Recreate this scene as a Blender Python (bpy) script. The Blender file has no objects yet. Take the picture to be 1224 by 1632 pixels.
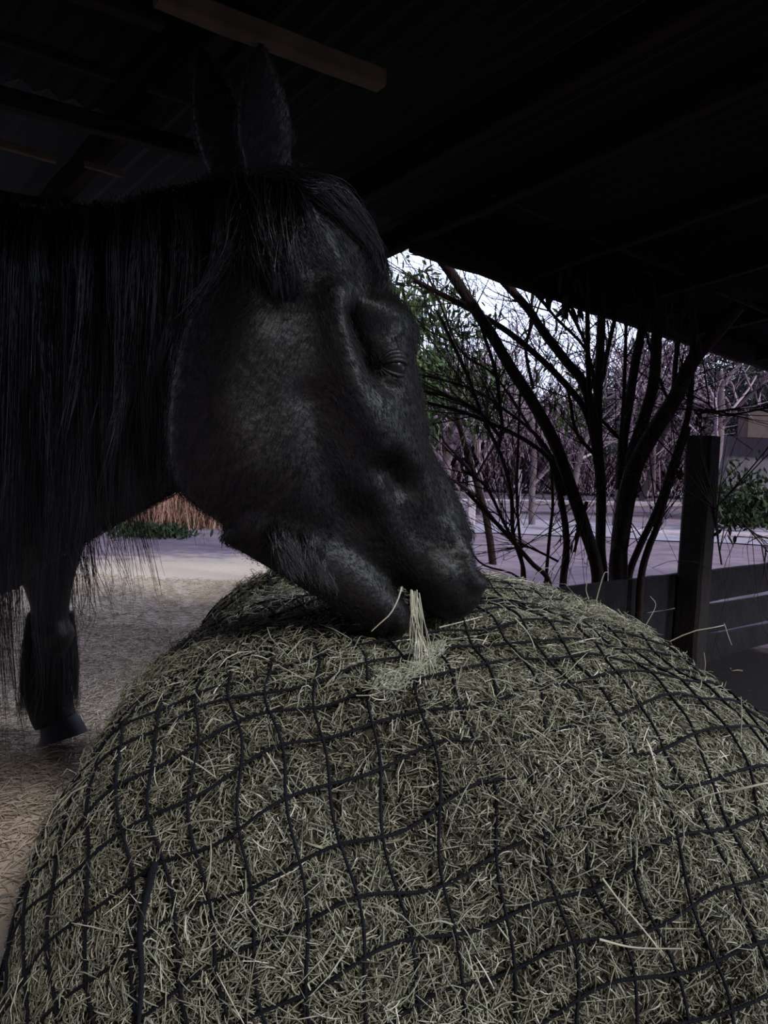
import bpy, bmesh, math, random
import numpy as np
from mathutils import Vector, Matrix
random.seed(7); RNG = np.random.default_rng(7)
S = bpy.context.scene; COL = S.collection

# ------------------------------------------------------------------ camera
CAM = np.array([0., 0., 1.2]); FPX = 1190.; PITCH = math.radians(3.65); ROLL = math.radians(2.2)
_f = np.array([0, math.cos(PITCH), -math.sin(PITCH)]); _r = np.array([1., 0, 0]); _u = np.array([0, math.sin(PITCH), math.cos(PITCH)])
_R = _r * math.cos(ROLL) + _u * math.sin(ROLL); _U = _u * math.cos(ROLL) - _r * math.sin(ROLL)
cd = bpy.data.cameras.new('camera'); co = bpy.data.objects.new('camera', cd); COL.objects.link(co)
cd.sensor_fit = 'VERTICAL'; cd.sensor_height = 36; cd.sensor_width = 27; cd.lens = FPX / 1632 * 36
cd.clip_start = .02; cd.clip_end = 500
m = Matrix.Identity(4)
for i in range(3):
    m[i][0] = _R[i]; m[i][1] = _U[i]; m[i][2] = -_f[i]; m[i][3] = CAM[i]
co.matrix_world = m; S.camera = co
cd.dof.use_dof = False

def ray(px, py): return _f + _R * ((px - 612) / FPX) + _U * ((816 - py) / FPX)
def at(px, py, Y):
    d = ray(px, py); return CAM + d * (Y / d[1])
def hit(px, py, p0, n):
    d = ray(px, py); return CAM + d * (np.dot(np.asarray(p0) - CAM, n) / np.dot(d, n))
def project(P):
    q = np.asarray(P) - CAM; z = q @ _f
    return 612 + FPX * (q @ _R) / z, 816 - FPX * (q @ _U) / z

# ------------------------------------------------------------------ world, lights, exposure
S.view_settings.view_transform = 'Standard'; S.view_settings.look = 'None'
S.view_settings.gamma = 1; S.view_settings.exposure = 0; S.view_settings.use_curve_mapping = False
SKY_FRONT = (.66, .74, 1.0); SKY_BACK = (.026, .028, .034); SKY_GAIN = 2.2
W = bpy.data.worlds.new('dusk_sky'); S.world = W; W.use_nodes = True
nt = W.node_tree; nt.nodes.clear()
out = nt.nodes.new('ShaderNodeOutputWorld'); bg = nt.nodes.new('ShaderNodeBackground')
tc = nt.nodes.new('ShaderNodeTexCoord'); sx = nt.nodes.new('ShaderNodeSeparateXYZ')
rp = nt.nodes.new('ShaderNodeValToRGB'); rp.color_ramp.elements[0].position = .45; rp.color_ramp.elements[0].color = (*SKY_BACK, 1)
rp.color_ramp.elements[1].position = .93; rp.color_ramp.elements[1].color = (*SKY_FRONT, 1)
ma = nt.nodes.new('ShaderNodeMath'); ma.operation = 'MULTIPLY_ADD'; ma.inputs[1].default_value = .5; ma.inputs[2].default_value = .5
nt.links.new(tc.outputs['Generated'], sx.inputs[0]); nt.links.new(sx.outputs['Y'], ma.inputs[0]); nt.links.new(ma.outputs[0], rp.inputs[0])
nt.links.new(rp.outputs[0], bg.inputs[0]); bg.inputs[1].default_value = SKY_GAIN; nt.links.new(bg.outputs[0], out.inputs[0])
# dim glow of the open side behind the viewer
def sun(name, energy, az, el, angle, col):
    sl = bpy.data.lights.new(name, 'SUN'); so = bpy.data.objects.new(name, sl); COL.objects.link(so); az, el = math.radians(az), math.radians(el)
    sl.energy = energy; sl.angle = math.radians(angle); sl.color = col; so.location = (1, -2, 3)
    so.rotation_euler = Vector((math.sin(az) * math.cos(el), -math.cos(az) * math.cos(el), math.sin(el))).to_track_quat('Z', 'Y').to_euler()
sun('evening_light_right', 2.4, 76, 27, 10, (.80, .89, 1.0))
sun('evening_light_open_side', 1.8, 31, 35, 7, (1.0, .98, .93))

# ------------------------------------------------------------------ helpers
def link(o, parent=None):
    COL.objects.link(o)
    if parent is not None: o.parent = parent
    return o
def tag(o, label=None, cat=None, group=None, kind=None):
    if label: o['label'] = label
    if cat: o['category'] = cat
    if group: o['group'] = group
    if kind: o['kind'] = kind
    return o
def empty(name, loc=(0, 0, 0)):
    o = bpy.data.objects.new(name, None); o.location = Vector(loc); o.empty_display_size = .1; COL.objects.link(o); return o
def mesh_obj(name, V, F, mat, parent=None, smooth=True, shade=None):
    V = np.asarray(V, dtype=np.float64)
    if parent is not None: V = V - np.array(parent_loc(parent))
    me = bpy.data.meshes.new(name)
    F = np.asarray(F, dtype=np.int32); nf, k = F.shape
    me.vertices.add(len(V)); me.vertices.foreach_set('co', V.astype(np.float32).ravel())
    me.loops.add(nf * k); me.loops.foreach_set('vertex_index', F.ravel())
    me.polygons.add(nf); me.polygons.foreach_set('loop_start', np.arange(0, nf * k, k, dtype=np.int32))
    me.polygons.foreach_set('use_smooth', np.full(nf, smooth))
    me.update(calc_edges=True)
    if shade is not None:
        a = me.attributes.new('shade', 'FLOAT', 'POINT'); a.data.foreach_set('value', np.asarray(shade, dtype=np.float32))
    me.materials.append(mat)
    return link(bpy.data.objects.new(name, me), parent)
def parent_loc(p):
    l = Vector((0, 0, 0))
    while p is not None: l += p.location; p = p.parent
    return l
def strands(P, R, sides=3):
    """P (n,k,3) points, R (n,k) radii -> verts, quad faces of tapered tubes"""
    n, k, _ = P.shape
    T = np.gradient(P, axis=1); T /= np.linalg.norm(T, axis=2, keepdims=True) + 1e-9
    ref = np.where(np.abs(T[:, :1, 2:3]) > .8, np.array([1., 0, 0]), np.array([0., 0, 1.]))
    A = np.cross(T, ref); A /= np.linalg.norm(A, axis=2, keepdims=True) + 1e-9
    B = np.cross(T, A)
    V = np.empty((n, k, sides, 3))
    for j in range(sides):
        a = 2 * math.pi * j / sides
        V[:, :, j] = P + (A * math.cos(a) + B * math.sin(a)) * R[:, :, None]
    base = np.arange(n)[:, None, None] * (k * sides) + np.arange(k - 1)[None, :, None] * sides
    j = np.arange(sides)[None, None, :]; j2 = (j + 1) % sides
    F = np.stack([base + j, base + j2, base + sides + j2, base + sides + j], axis=-1).reshape(-1, 4)
    return V.reshape(-1, 3), F
def strand_obj(name, P, R, mat, parent=None, sides=3, shade=None):
    V, F = strands(np.asarray(P, float), np.asarray(R, float), sides)
    if shade is not None: shade = np.repeat(shade, P.shape[1] * sides)
    return mesh_obj(name, V, F, mat, parent, True, shade)
def resample(pts, k):
    """Catmull-Rom through pts, k samples"""
    p = np.asarray(pts, float); n = len(p)
    q = np.vstack([2 * p[0] - p[1], p, 2 * p[-1] - p[-2]])
    t = np.linspace(0, n - 1 - 1e-6, k); i = t.astype(int); f = (t - i)[:, None]
    a, b, c, d = q[i], q[i + 1], q[i + 2], q[i + 3]
    return .5 * ((2 * b) + (-a + c) * f + (2 * a - 5 * b + 4 * c - d) * f**2 + (-a + 3 * b - 3 * c + d) * f**3)
def box_between(name, a, b, w, h, mat, parent=None, up=(0, 0, 1), jag=0.):
    """squared timber from a to b, width w (sideways), height h; slightly worn edges"""
    a, b = np.asarray(a, float), np.asarray(b, float); d = b - a; L = np.linalg.norm(d); d /= L
    s = np.cross(d, up); s /= np.linalg.norm(s); u = np.cross(s, d)
    n = max(2, int(L / .15)); V = []; F = []
    c = .12 * min(w, h)
    prof = [(-w/2 + c, -h/2), (w/2 - c, -h/2), (w/2, -h/2 + c), (w/2, h/2 - c), (w/2 - c, h/2), (-w/2 + c, h/2), (-w/2, h/2 - c), (-w/2, -h/2 + c)]
    for i in range(n + 1):
        j1, j2 = RNG.normal(0, jag, 2)
        for (x, y) in prof: V.append(a + d * L * i / n + s * (x + j1) + u * (y + j2))
    for i in range(n):
        for j in range(8): F.append([i*8 + j, i*8 + (j+1) % 8, i*8 + 8 + (j+1) % 8, i*8 + 8 + j])
    for e in (0, n * 8):
        for q in ((0, 1, 2, 3), (0, 3, 4, 7), (4, 5, 6, 7)): F.append([e + x for x in q])
    return mesh_obj(name, V, F, mat, parent, False)
def fbm(P, scale, oct=3, seed=0):
    """cheap smooth pseudo noise on points from sums of sines, about -1..1"""
    r = np.random.default_rng(seed); o = np.zeros(len(P)); amp = 1; tot = 0; sc = scale
    for _ in range(oct):
        for __ in range(5):
            k = r.normal(size=3); k /= np.linalg.norm(k); o += amp * np.sin(P @ k * sc * r.uniform(.7, 1.4) + r.uniform(0, 6.3)); 
        tot += amp * 2.2; amp *= .5; sc *= 2.1
    return o / tot

# ------------------------------------------------------------------ materials
def mat(name, col, rough=.8, spec=.3, noise=None, bump=None, shade=None, sheen=0, trans=0):
    M = bpy.data.materials.new(name); M.use_nodes = True; t = M.node_tree; N = t.nodes; L = t.links
    b = N['Principled BSDF']; b.inputs['Roughness'].default_value = rough; b.inputs['Specular IOR Level'].default_value = spec
    b.inputs['Base Color'].default_value = (*col, 1)
    if sheen: b.inputs['Sheen Weight'].default_value = sheen; b.inputs['Sheen Roughness'].default_value = .4
    tcn = N.new('ShaderNodeTexCoord'); src = None
    if noise:   # (scale, colour2, stretch)
        mp = N.new('ShaderNodeMapping'); mp.inputs['Scale'].default_value = noise[2] if len(noise) > 2 else (1, 1, 1)
        nz = N.new('ShaderNodeTexNoise'); nz.inputs['Scale'].default_value = noise[0]; nz.inputs['Detail'].default_value = 6; nz.inputs['Roughness'].default_value = .65
        L.new(tcn.outputs['Object'], mp.inputs[0]); L.new(mp.outputs[0], nz.inputs['Vector'])
        r = N.new('ShaderNodeValToRGB'); r.color_ramp.elements[0].position = .35; r.color_ramp.elements[1].position = .68
        r.color_ramp.elements[0].color = (*col, 1); r.color_ramp.elements[1].color = (*noise[1], 1)
        L.new(nz.outputs[0], r.inputs[0]); L.new(r.outputs[0], b.inputs['Base Color']); src = nz.outputs[0]
    if shade:   # list of colours by per-strand attribute
        at_ = N.new('ShaderNodeAttribute'); at_.attribute_name = 'shade'
        r = N.new('ShaderNodeValToRGB'); e = r.color_ramp.elements
        e[0].position = 0; e[0].color = (*shade[0], 1); e[1].position = 1; e[1].color = (*shade[-1], 1)
        for i, c in enumerate(shade[1:-1]):
            q = e.new((i + 1) / (len(shade) - 1)); q.color = (*c, 1)
        L.new(at_.outputs['Fac'], r.inputs[0]); L.new(r.outputs[0], b.inputs['Base Color'])
    if bump:    # (scale, strength, stretch)
        mp = N.new('ShaderNodeMapping'); mp.inputs['Scale'].default_value = bump[2] if len(bump) > 2 else (1, 1, 1)
        nz = N.new('ShaderNodeTexNoise'); nz.inputs['Scale'].default_value = bump[0]; nz.inputs['Detail'].default_value = 5
        L.new(tcn.outputs['Object'], mp.inputs[0]); L.new(mp.outputs[0], nz.inputs['Vector'])
        bp = N.new('ShaderNodeBump'); bp.inputs['Strength'].default_value = bump[1]; bp.inputs['Distance'].default_value = .01
        L.new(nz.outputs[0], bp.inputs['Height']); L.new(bp.outputs[0], b.inputs['Normal'])
    return M
M_hay = mat('hay_stems', (.3, .26, .15), .75, .25, shade=[(.045, .038, .030), (.17, .15, .11), (.31, .29, .215), (.30, .315, .24), (.50, .47, .37), (.88, .84, .74)])
M_core = mat('packed_hay', (.03, .026, .02), .95, .1, noise=(60, (.08, .07, .052)), bump=(120, .6))
M_net = mat('black_net_cord', (.005, .006, .010), .85, .2, bump=(600, .4))
M_coat = mat('dark_horse_coat', (.0036, .0033, .0038), .5, .34, noise=(7, (.0075, .0045, .004)), bump=(90, .25))
M_hair = mat('black_horse_hair', (.012, .011, .013), .36, .6, shade=[(.003, .003, .004), (.008, .008, .011), (.020, .016, .018)])
M_fur = mat('short_coat_hair', (.012, .011, .013), .5, .34, shade=[(.0025, .0025, .003), (.0055, .005, .0065), (.009, .0075, .008)])
M_eye = mat('eyeball', (.004, .0035, .004), .25, .3)
M_hoof = mat('hoof_horn', (.025, .022, .028), .6, .3, noise=(20, (.05, .045, .055)))
M_nostril = mat('nostril_skin', (.01, .008, .009), .5, .4)
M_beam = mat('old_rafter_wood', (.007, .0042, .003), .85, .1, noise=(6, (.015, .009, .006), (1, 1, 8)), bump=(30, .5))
M_litwood = mat('lit_purlin_wood', (.085, .068, .038), .85, .2, noise=(9, (.05, .038, .024)), bump=(40, .5))  # brighter wood colour stands in for light falling on these purlins
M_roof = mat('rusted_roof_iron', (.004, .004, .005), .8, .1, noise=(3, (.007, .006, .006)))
M_post = mat('weathered_post_wood', (.013, .010, .010), .9, .15, noise=(12, (.026, .02, .02), (6, 6, .6)), bump=(60, .8, (4, 4, .4)))
M_board = mat('dark_fence_board', (.008, .007, .009), .9, .12, noise=(10, (.016, .013, .016)), bump=(50, .6))
M_bark = mat('shrub_bark', (.016, .009, .009), .85, .15, noise=(14, (.03, .018, .017)), bump=(60, .6))
M_twig = mat('bare_twigs', (.06, .04, .04), .85, .2, shade=[(.016, .010, .010), (.035, .023, .024), (.07, .05, .055)])
M_bark2 = mat('hazed_grey_bark', (.13, .10, .12), .9, .2, noise=(3, (.22, .17, .20)), bump=(10, .5))  # bark colour lightened to carry the haze over the far trees
M_twig2 = mat('hazed_mauve_twigs', (.2, .15, .18), .9, .1, shade=[(.13, .09, .12), (.32, .24, .31), (.54, .41, .51)])  # purple haze of the background put into the twig colours
M_white = mat('pale_post_paint', (.62, .55, .62), .8, .2, noise=(5, (.45, .38, .45)))
M_leaf = mat('drooping_green_leaf', (.06, .10, .03), .6, .3, shade=[(.025, .045, .02), (.06, .10, .035), (.11, .16, .06)])
M_ever = mat('dark_evergreen_foliage', (.05, .08, .05), .7, .3, shade=[(.03, .045, .04), (.07, .09, .08), (.14, .16, .15)])
M_dry = mat('dried_brown_leaf', (.03, .015, .012), .8, .2, shade=[(.015, .008, .007), (.035, .018, .014), (.05, .026, .02)])
M_ground = mat('paddock_ground', (.17, .13, .17), .95, .1, noise=(2.2, (.30, .225, .285)), bump=(25, .8))
_t = M_ground.node_tree; _n = _t.nodes; _l = _t.links; _b = _n['Principled BSDF']; _old = _b.inputs['Base Color'].links[0].from_socket
_tc = _n.new('ShaderNodeTexCoord'); _mp = _n.new('ShaderNodeMapping'); _mp.vector_type = 'TEXTURE'; _mp.inputs['Location'].default_value = (-1.6, 5.0, 0); _mp.inputs['Scale'].default_value = (3.4, 4.6, 20)
_gr = _n.new('ShaderNodeTexGradient'); _gr.gradient_type = 'SPHERICAL'; _l.new(_tc.outputs['Object'], _mp.inputs[0]); _l.new(_mp.outputs[0], _gr.inputs[0])
_nz = _n.new('ShaderNodeTexNoise'); _nz.inputs['Scale'].default_value = 5; _nz.inputs['Detail'].default_value = 8; _l.new(_tc.outputs['Object'], _nz.inputs['Vector'])
_ad = _n.new('ShaderNodeMath'); _ad.operation = 'MULTIPLY_ADD'; _ad.inputs[1].default_value = .5; _l.new(_nz.outputs[0], _ad.inputs[0]); _l.new(_gr.outputs[0], _ad.inputs[2])
_rp = _n.new('ShaderNodeValToRGB'); _rp.color_ramp.elements[0].position = .3; _rp.color_ramp.elements[1].position = .5; _l.new(_ad.outputs[0], _rp.inputs[0])
_mx = _n.new('ShaderNodeMix'); _mx.data_type = 'RGBA'; _l.new(_rp.outputs[0], _mx.inputs[0]); _l.new(_old, _mx.inputs[6]); _mx.inputs[7].default_value = (.56, .46, .39, 1)
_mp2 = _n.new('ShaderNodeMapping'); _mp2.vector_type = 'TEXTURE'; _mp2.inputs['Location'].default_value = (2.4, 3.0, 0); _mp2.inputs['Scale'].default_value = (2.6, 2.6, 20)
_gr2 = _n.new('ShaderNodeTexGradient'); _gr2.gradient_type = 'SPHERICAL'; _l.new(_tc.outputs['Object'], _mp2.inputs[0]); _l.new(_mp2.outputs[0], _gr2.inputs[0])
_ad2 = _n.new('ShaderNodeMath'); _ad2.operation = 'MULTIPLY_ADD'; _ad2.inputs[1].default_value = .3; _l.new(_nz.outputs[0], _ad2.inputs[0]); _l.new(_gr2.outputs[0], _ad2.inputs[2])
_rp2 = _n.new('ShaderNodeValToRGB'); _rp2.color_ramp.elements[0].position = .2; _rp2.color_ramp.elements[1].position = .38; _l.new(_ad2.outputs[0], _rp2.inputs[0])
_mx2 = _n.new('ShaderNodeMix'); _mx2.data_type = 'RGBA'; _l.new(_rp2.outputs[0], _mx2.inputs[0]); _l.new(_mx.outputs[2], _mx2.inputs[6]); _mx2.inputs[7].default_value = (.014, .011, .012, 1)   # shade on the shed floor, painted into the ground colour
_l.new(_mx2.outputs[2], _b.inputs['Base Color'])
M_road = mat('pale_gravel_track', (.42, .38, .46), .95, .1, noise=(2, (.30, .26, .33)), bump=(25, .5))
M_litter = mat('trampled_hay_litter', (.3, .25, .18), .85, .2, shade=[(.34, .27, .22), (.54, .45, .36), (.75, .64, .52)])
M_wall = mat('grey_shed_siding', (.17, .16, .20), .85, .2, noise=(1.5, (.24, .22, .27), (6, 6, .3)))
M_brown = mat('brown_shed_roofing', (.11, .08, .08), .85, .2, noise=(4, (.15, .11, .11)))
M_redbrush = mat('rusty_dry_grass', (.30, .15, .10), .9, .1, shade=[(.22, .12, .10), (.42, .25, .20), (.6, .38, .32)])
M_green = mat('low_green_plants', (.03, .06, .02), .7, .3, shade=[(.02, .035, .02), (.03, .052, .022), (.05, .085, .03)])

# ------------------------------------------------------------------ ground
def gz(x, y):
    x = np.asarray(x, float); y = np.asarray(y, float)
    return .22 * np.exp(-(((x + 1.2) / 1.1)**2 + ((y - 2.6) / 1.0)**2)) + .012 * np.sin(3.1 * x + 1) * np.cos(2.3 * y) + .035 * np.sin(.7 * x) * np.sin(.5 * y)
def graded(a, b, n, c, k=3.):
    t = np.linspace(-1, 1, n); s = np.sinh(k * t) / math.sinh(k); return np.where(s < 0, c + s * (c - a), c + s * (b - c))
gx = graded(-90, 90, 161, -.3, 5.2); gy = graded(-8, 160, 201, 2.2, 5.2)
X, Y = np.meshgrid(gx, gy); Z = gz(X, Y) * np.where(np.hypot(X, Y) < 30, 1, 0)
nx, ny = len(gx), len(gy)
idx = np.arange(nx * ny).reshape(ny, nx)
GF = np.stack([idx[:-1, :-1], idx[:-1, 1:], idx[1:, 1:], idx[1:, :-1]], -1).reshape(-1, 4)
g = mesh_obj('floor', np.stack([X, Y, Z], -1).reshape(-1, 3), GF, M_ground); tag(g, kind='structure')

# ------------------------------------------------------------------ shed roof
ang = math.radians(47.5); UU = np.array([math.sin(ang), math.cos(ang), 0.]); VV = np.array([-math.cos(ang), math.sin(ang), 0.])
W0 = 2.35; E0 = hit(665, 360, VV * W0, VV); T0 = E0 @ UU; ZE = E0[2]; SL = .13
E1 = hit(1224, 567, VV * W0, VV); ZSL = (E1[2] - E0[2]) / ((E1 - E0) @ UU)     # the old eave sags a little along its run
def roof_pt(t, w, drop=0.): return UU * t + VV * w + np.array([0, 0, ZE + SL * (W0 - w) + ZSL * (t - T0) - drop])
RN = np.cross(UU + np.array([0, 0, ZSL]), VV - np.array([0, 0, SL])); RN /= np.linalg.norm(RN)
def roof_tw(px, py, drop=0.):
    p = hit(px, py, roof_pt(T0, W0, drop), RN); return p @ UU, p @ VV
def sheet(t0, t1, w0, w1, lift=.02):
    nt_ = int((t1 - t0) / .019); ts = np.linspace(t0, t1, nt_); ws = np.array([w0, w1])
    top = []; 
    for l in (0, .003):
        for w in ws:
            for t in ts: top.append(roof_pt(t, w, -lift - l - .012 * (math.sin(2 * math.pi * t / .076))))
    n = nt_; F = []
    for i in range(n - 1):
        F.append([i, i + 1, n + i + 1, n + i]); F.append([2*n + i, 2*n + i + 1, 3*n + i + 1, 3*n + i])
        F.append([i, i + 1, 2*n + i + 1, 2*n + i]); F.append([n + i, n + i + 1, 3*n + i + 1, 3*n + i])
    return top, F
V1, F1 = sheet(-4.5, 8.5, -1.0, W0 + .05); V2, F2 = sheet(T0 - 2.6, T0 + .03, W0 + .05, W0 + 1.5)
V = V1 + V2; F = F1 + [[x + len(V1) for x in f] for f in F2]
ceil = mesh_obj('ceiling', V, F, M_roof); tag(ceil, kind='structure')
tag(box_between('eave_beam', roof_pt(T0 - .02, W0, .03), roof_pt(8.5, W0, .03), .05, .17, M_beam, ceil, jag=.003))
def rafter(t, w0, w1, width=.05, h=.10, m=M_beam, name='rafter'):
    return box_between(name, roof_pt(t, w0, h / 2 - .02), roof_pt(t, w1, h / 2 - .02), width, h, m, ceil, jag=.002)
rafter(T0 - .01, -.95, W0 + 1.45)
tA, _ = roof_tw(705, 215); rafter(tA, -.95, W0 + 1.45)
for dt in (.75, 1.55, 2.5, 3.6, 5.0): rafter(T0 + dt, -.95, W0)
for dt in (-1.3, -2.1): rafter(T0 + dt, -.95, W0 + 1.45)
def purlin(px0, py0, px1, py1, thick, m, drop=.10, h=None):
    t0, w0 = roof_tw(px0, py0, drop); t1, w1 = roof_tw(px1, py1, drop)
    a, b = roof_pt(t0, w0, drop), roof_pt(t1, w1, drop)
    return box_between('purlin', a, b, thick, h or thick, m, ceil, jag=.0015)
tag(purlin(250, -12, 607, 128, .05, M_litwood), label='purlin with a lit look painted into its wood colour')
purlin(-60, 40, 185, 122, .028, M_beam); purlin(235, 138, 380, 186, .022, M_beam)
purlin(-60, 140, 420, 268, .05, M_beam); purlin(-60, 212, 90, 254, .022, M_litwood); purlin(135, 262, 195, 277, .018, M_litwood)
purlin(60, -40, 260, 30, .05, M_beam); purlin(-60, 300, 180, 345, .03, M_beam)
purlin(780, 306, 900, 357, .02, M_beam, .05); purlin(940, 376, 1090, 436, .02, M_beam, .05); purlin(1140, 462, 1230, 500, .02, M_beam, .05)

# ------------------------------------------------------------------ fence
FW = 2.05
def fpt(px, py, w=FW): return hit(px, py, VV * w, VV)
fb = fpt(1113, 1000); fbase = empty('board_fence', (fb[0], fb[1], 0))
tag(fbase, 'dark weathered board fence with one square post behind the hay bale', 'fence')
ptop = fpt(1121, 695, FW - .09)
post = box_between('post', (ptop[0], ptop[1], -.05), ptop, .15, .15, M_post, fbase, up=tuple(VV), jag=.002)
tf = {}
def board(y0, y1, b0, b1, x0=860, x1=1224, dark=0):
    """board whose top edge runs y0..y1 and bottom edge b0..b1"""
    a, b = fpt(x0, y0), fpt(x1, y1); a2, b2 = fpt(x0, b0), fpt(x1, b1); h = ((a - a2)[2] + (b - b2)[2]) / 2
    d = (b - a) / np.linalg.norm(b - a); a = (a + a2) / 2; b = (b + b2) / 2; d = (b - a) / np.linalg.norm(b - a); b = b + d * 4.5
    return box_between('board', a, b, .03, h, M_board, fbase, jag=.0015)
board(940, 897, 1006, 942); board(1003, 949, 1064, 988); board(1062, 993, 1128, 1040); board(1124, 1045, 1190, 1092); board(1186, 1096, 1260, 1150)
board(1255, 1152, 1340, 1215)

_q = ptop + UU * 3.4; box_between('post', (_q[0], _q[1], -.05), _q, .15, .15, M_post, fbase, up=tuple(VV), jag=.002)

# ------------------------------------------------------------------ hay bale
BK = 1.18; BC = np.array([.021, 1.342, .0]) * BK + CAM * (1 - BK); BA = np.array([.54, .789, .985]) * BK; BAR = .738 * BK; BP = 3.146
def _ax(D): A = np.tile(BA, (len(D), 1)); A[:, 0] = np.where(D[:, 0] > 0, BAR, BA[0]); return A
def bale_r(D):
    D = D / np.linalg.norm(D, axis=1, keepdims=True)
    t = (np.abs(D / _ax(D))**BP).sum(1)**(-1 / BP)
    P = BC + D * t[:, None]
    lump = .020 * fbm(P, 7, 2, 3) + .010 * fbm(P, 26, 2, 5)
    return t + lump
def bale_pt(D, off=0.):
    D = D / np.linalg.norm(D, axis=1, keepdims=True)
    P = BC + D * (bale_r(D) + off)[:, None]
    P[:, 2] = np.maximum(P[:, 2], .0); return P
def bale_n(D):
    D = D / np.linalg.norm(D, axis=1, keepdims=True); t = bale_r(D)
    A = _ax(D); n = np.sign(D) * (np.abs(D * t[:, None]) / A)**(BP - 1) / A
    return n / np.linalg.norm(n, axis=1, keepdims=True)
bale = empty('round_hay_bale', (BC[0], BC[1], 0))
tag(bale, 'large round bale of dry greenish hay wrapped in a black net, in the foreground', 'hay bale')
th = np.linspace(0, 2 * math.pi, 181)[:-1]; ph = np.linspace(.10, math.pi / 2, 90)
TH, PH = np.meshgrid(th, ph); Dm = np.stack([np.cos(PH) * np.cos(TH), np.cos(PH) * np.sin(TH), np.sin(PH)], -1).reshape(-1, 3)
Vb = bale_pt(Dm, -.022); n1 = 180
idx = np.arange(len(Vb)).reshape(90, 180); idr = np.roll(idx, -1, axis=1)
mesh_obj('packed_core', Vb, np.stack([idx[:-1], idr[:-1], idr[1:], idx[1:]], -1).reshape(-1, 4), M_core, bale)
def sample_dirs(n):
    z = RNG.uniform(.18, 1, n * 3); a = RNG.uniform(0, 2 * math.pi, n * 3); r = np.sqrt(1 - z**2)
    D = np.stack([r * np.cos(a), r * np.sin(a), z], -1)
    keep = RNG.random(len(D)) < np.interp(D[:, 1], [-.6, .1, .5], [1, .6, .2])
    return D[keep][:n]
G0 = None
def net_setup():
    global G0, g1, g2
    d = ray(700, 1290); ts = np.linspace(.4, 2.6, 500); Q = CAM + d * ts[:, None]; q = Q - BC
    G0 = q[np.argmax(np.linalg.norm(q, axis=1) < bale_r(q))]; G0 = G0 / np.linalg.norm(G0)
    gu = np.cross(np.array([0, 0, 1.]), G0); gu /= np.linalg.norm(gu); gu = -gu if gu[0] < 0 else gu; gv = np.cross(gu, G0); gv = gv if gv[2] > 0 else -gv
    r1, r2 = math.radians(17), math.radians(99); g1 = gu * math.cos(r1) + gv * math.sin(r1); g2 = gu * math.cos(r2) + gv * math.sin(r2)
CELL = .048
net_setup()
def wobble(s, i): return .006 * np.sin(s * 17 + i * 1.7) + .004 * np.sin(s * 41 + i) + .010 * np.sin(s * 3 + i * .6)
def groove(D):
    """1 on a net cord, 0 in the middle of a mesh"""
    D = D / np.linalg.norm(D, axis=1, keepdims=True); c = np.clip(D @ G0, -1, 1); r = np.arccos(c); t = D - c[:, None] * G0
    t = t / (np.linalg.norm(t, axis=1, keepdims=True) + 1e-9) * r[:, None]
    k = g1 @ g2; t1, t2 = t @ g1, t @ g2; a = (t1 - k * t2) / (1 - k * k); b = (t2 - k * t1) / (1 - k * k)
    ia, ib = np.round(a / CELL), np.round(b / CELL)
    da = np.abs(a - ia * CELL - wobble(b, ia)); db = np.abs(b - ib * CELL - wobble(a, ib)); m_ = np.minimum(da, db)
    return np.exp(-(m_ / .0055)**2)
def hay_batch(n, lmin, lmax, r0, r1, lift, jit, curl=.25, seed=0):
    D = sample_dirs(n); n = len(D); N = bale_n(D)
    off = RNG.uniform(jit[0], jit[1], n) - .014 * groove(D) * (.6 + .4 * fbm(D, 6, 2, 77)) + .008 * fbm(D, 22, 2, 78); P0 = bale_pt(D, 0) + N * off[:, None]
    rnd = RNG.normal(size=(n, 3)); T = rnd - (rnd * N).sum(1, keepdims=True) * N; T /= np.linalg.norm(T, axis=1, keepdims=True)
    # stems lie in loose sheaves: nearby ones share a direction
    a = fbm(P0, 14, 2, 11) * 4.5; ref = np.cross(N, np.array([0, 0, 1.])); ref /= np.linalg.norm(ref, axis=1, keepdims=True) + 1e-6
    ref2 = np.cross(N, ref); flow = ref * np.cos(a)[:, None] + ref2 * np.sin(a)[:, None]
    T = T + flow * RNG.uniform(0, 1.6, n)[:, None]
    T = T + N * RNG.normal(lift, .22, n)[:, None]; T /= np.linalg.norm(T, axis=1, keepdims=True)
    L = RNG.uniform(lmin, lmax, n) * RNG.uniform(.5, 1, n); k = 4
    s = np.linspace(-.5, .5, k)
    bend = np.cross(T, rnd); bend /= np.linalg.norm(bend, axis=1, keepdims=True) + 1e-9
    c = RNG.normal(0, curl, n) * L
    P = P0[:, None] + T[:, None] * (s[None, :, None] * L[:, None, None]) + bend[:, None] * (c[:, None] * (.25 - s[None]**2))[:, :, None] * 1.6 + N[:, None] * (-(s[None]**2) * L[:, None] * .25)[:, :, None]
    R = RNG.uniform(r0, r1, n)[:, None] * np.array([.8, 1, .9, .45])[None]
    sh = np.clip(RNG.beta(1.6, 2.0, n) + .12 * fbm(P0, 9, 2, 21), 0, 1)
    return P, R, sh
parts = [hay_batch(235000, .008, .032, .0004, .0013, .12, (-.018, .003)),
         hay_batch(52000, .018, .050, .0005, .0011, .32, (-.010, .009)),
         hay_batch(7000, .05, .10, .0006, .0012, .25, (-.004, .008), .4),
         hay_batch(500, .10, .16, .0007, .0013, .2, (0, .010), .5)]
P = np.concatenate([p[0] for p in parts]); R = np.concatenate([p[1] for p in parts]); sh = np.concatenate([p[2] for p in parts])
tag(strand_obj('hay_stems', P, R, M_hay, bale, 3, sh), kind='stuff')
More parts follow.
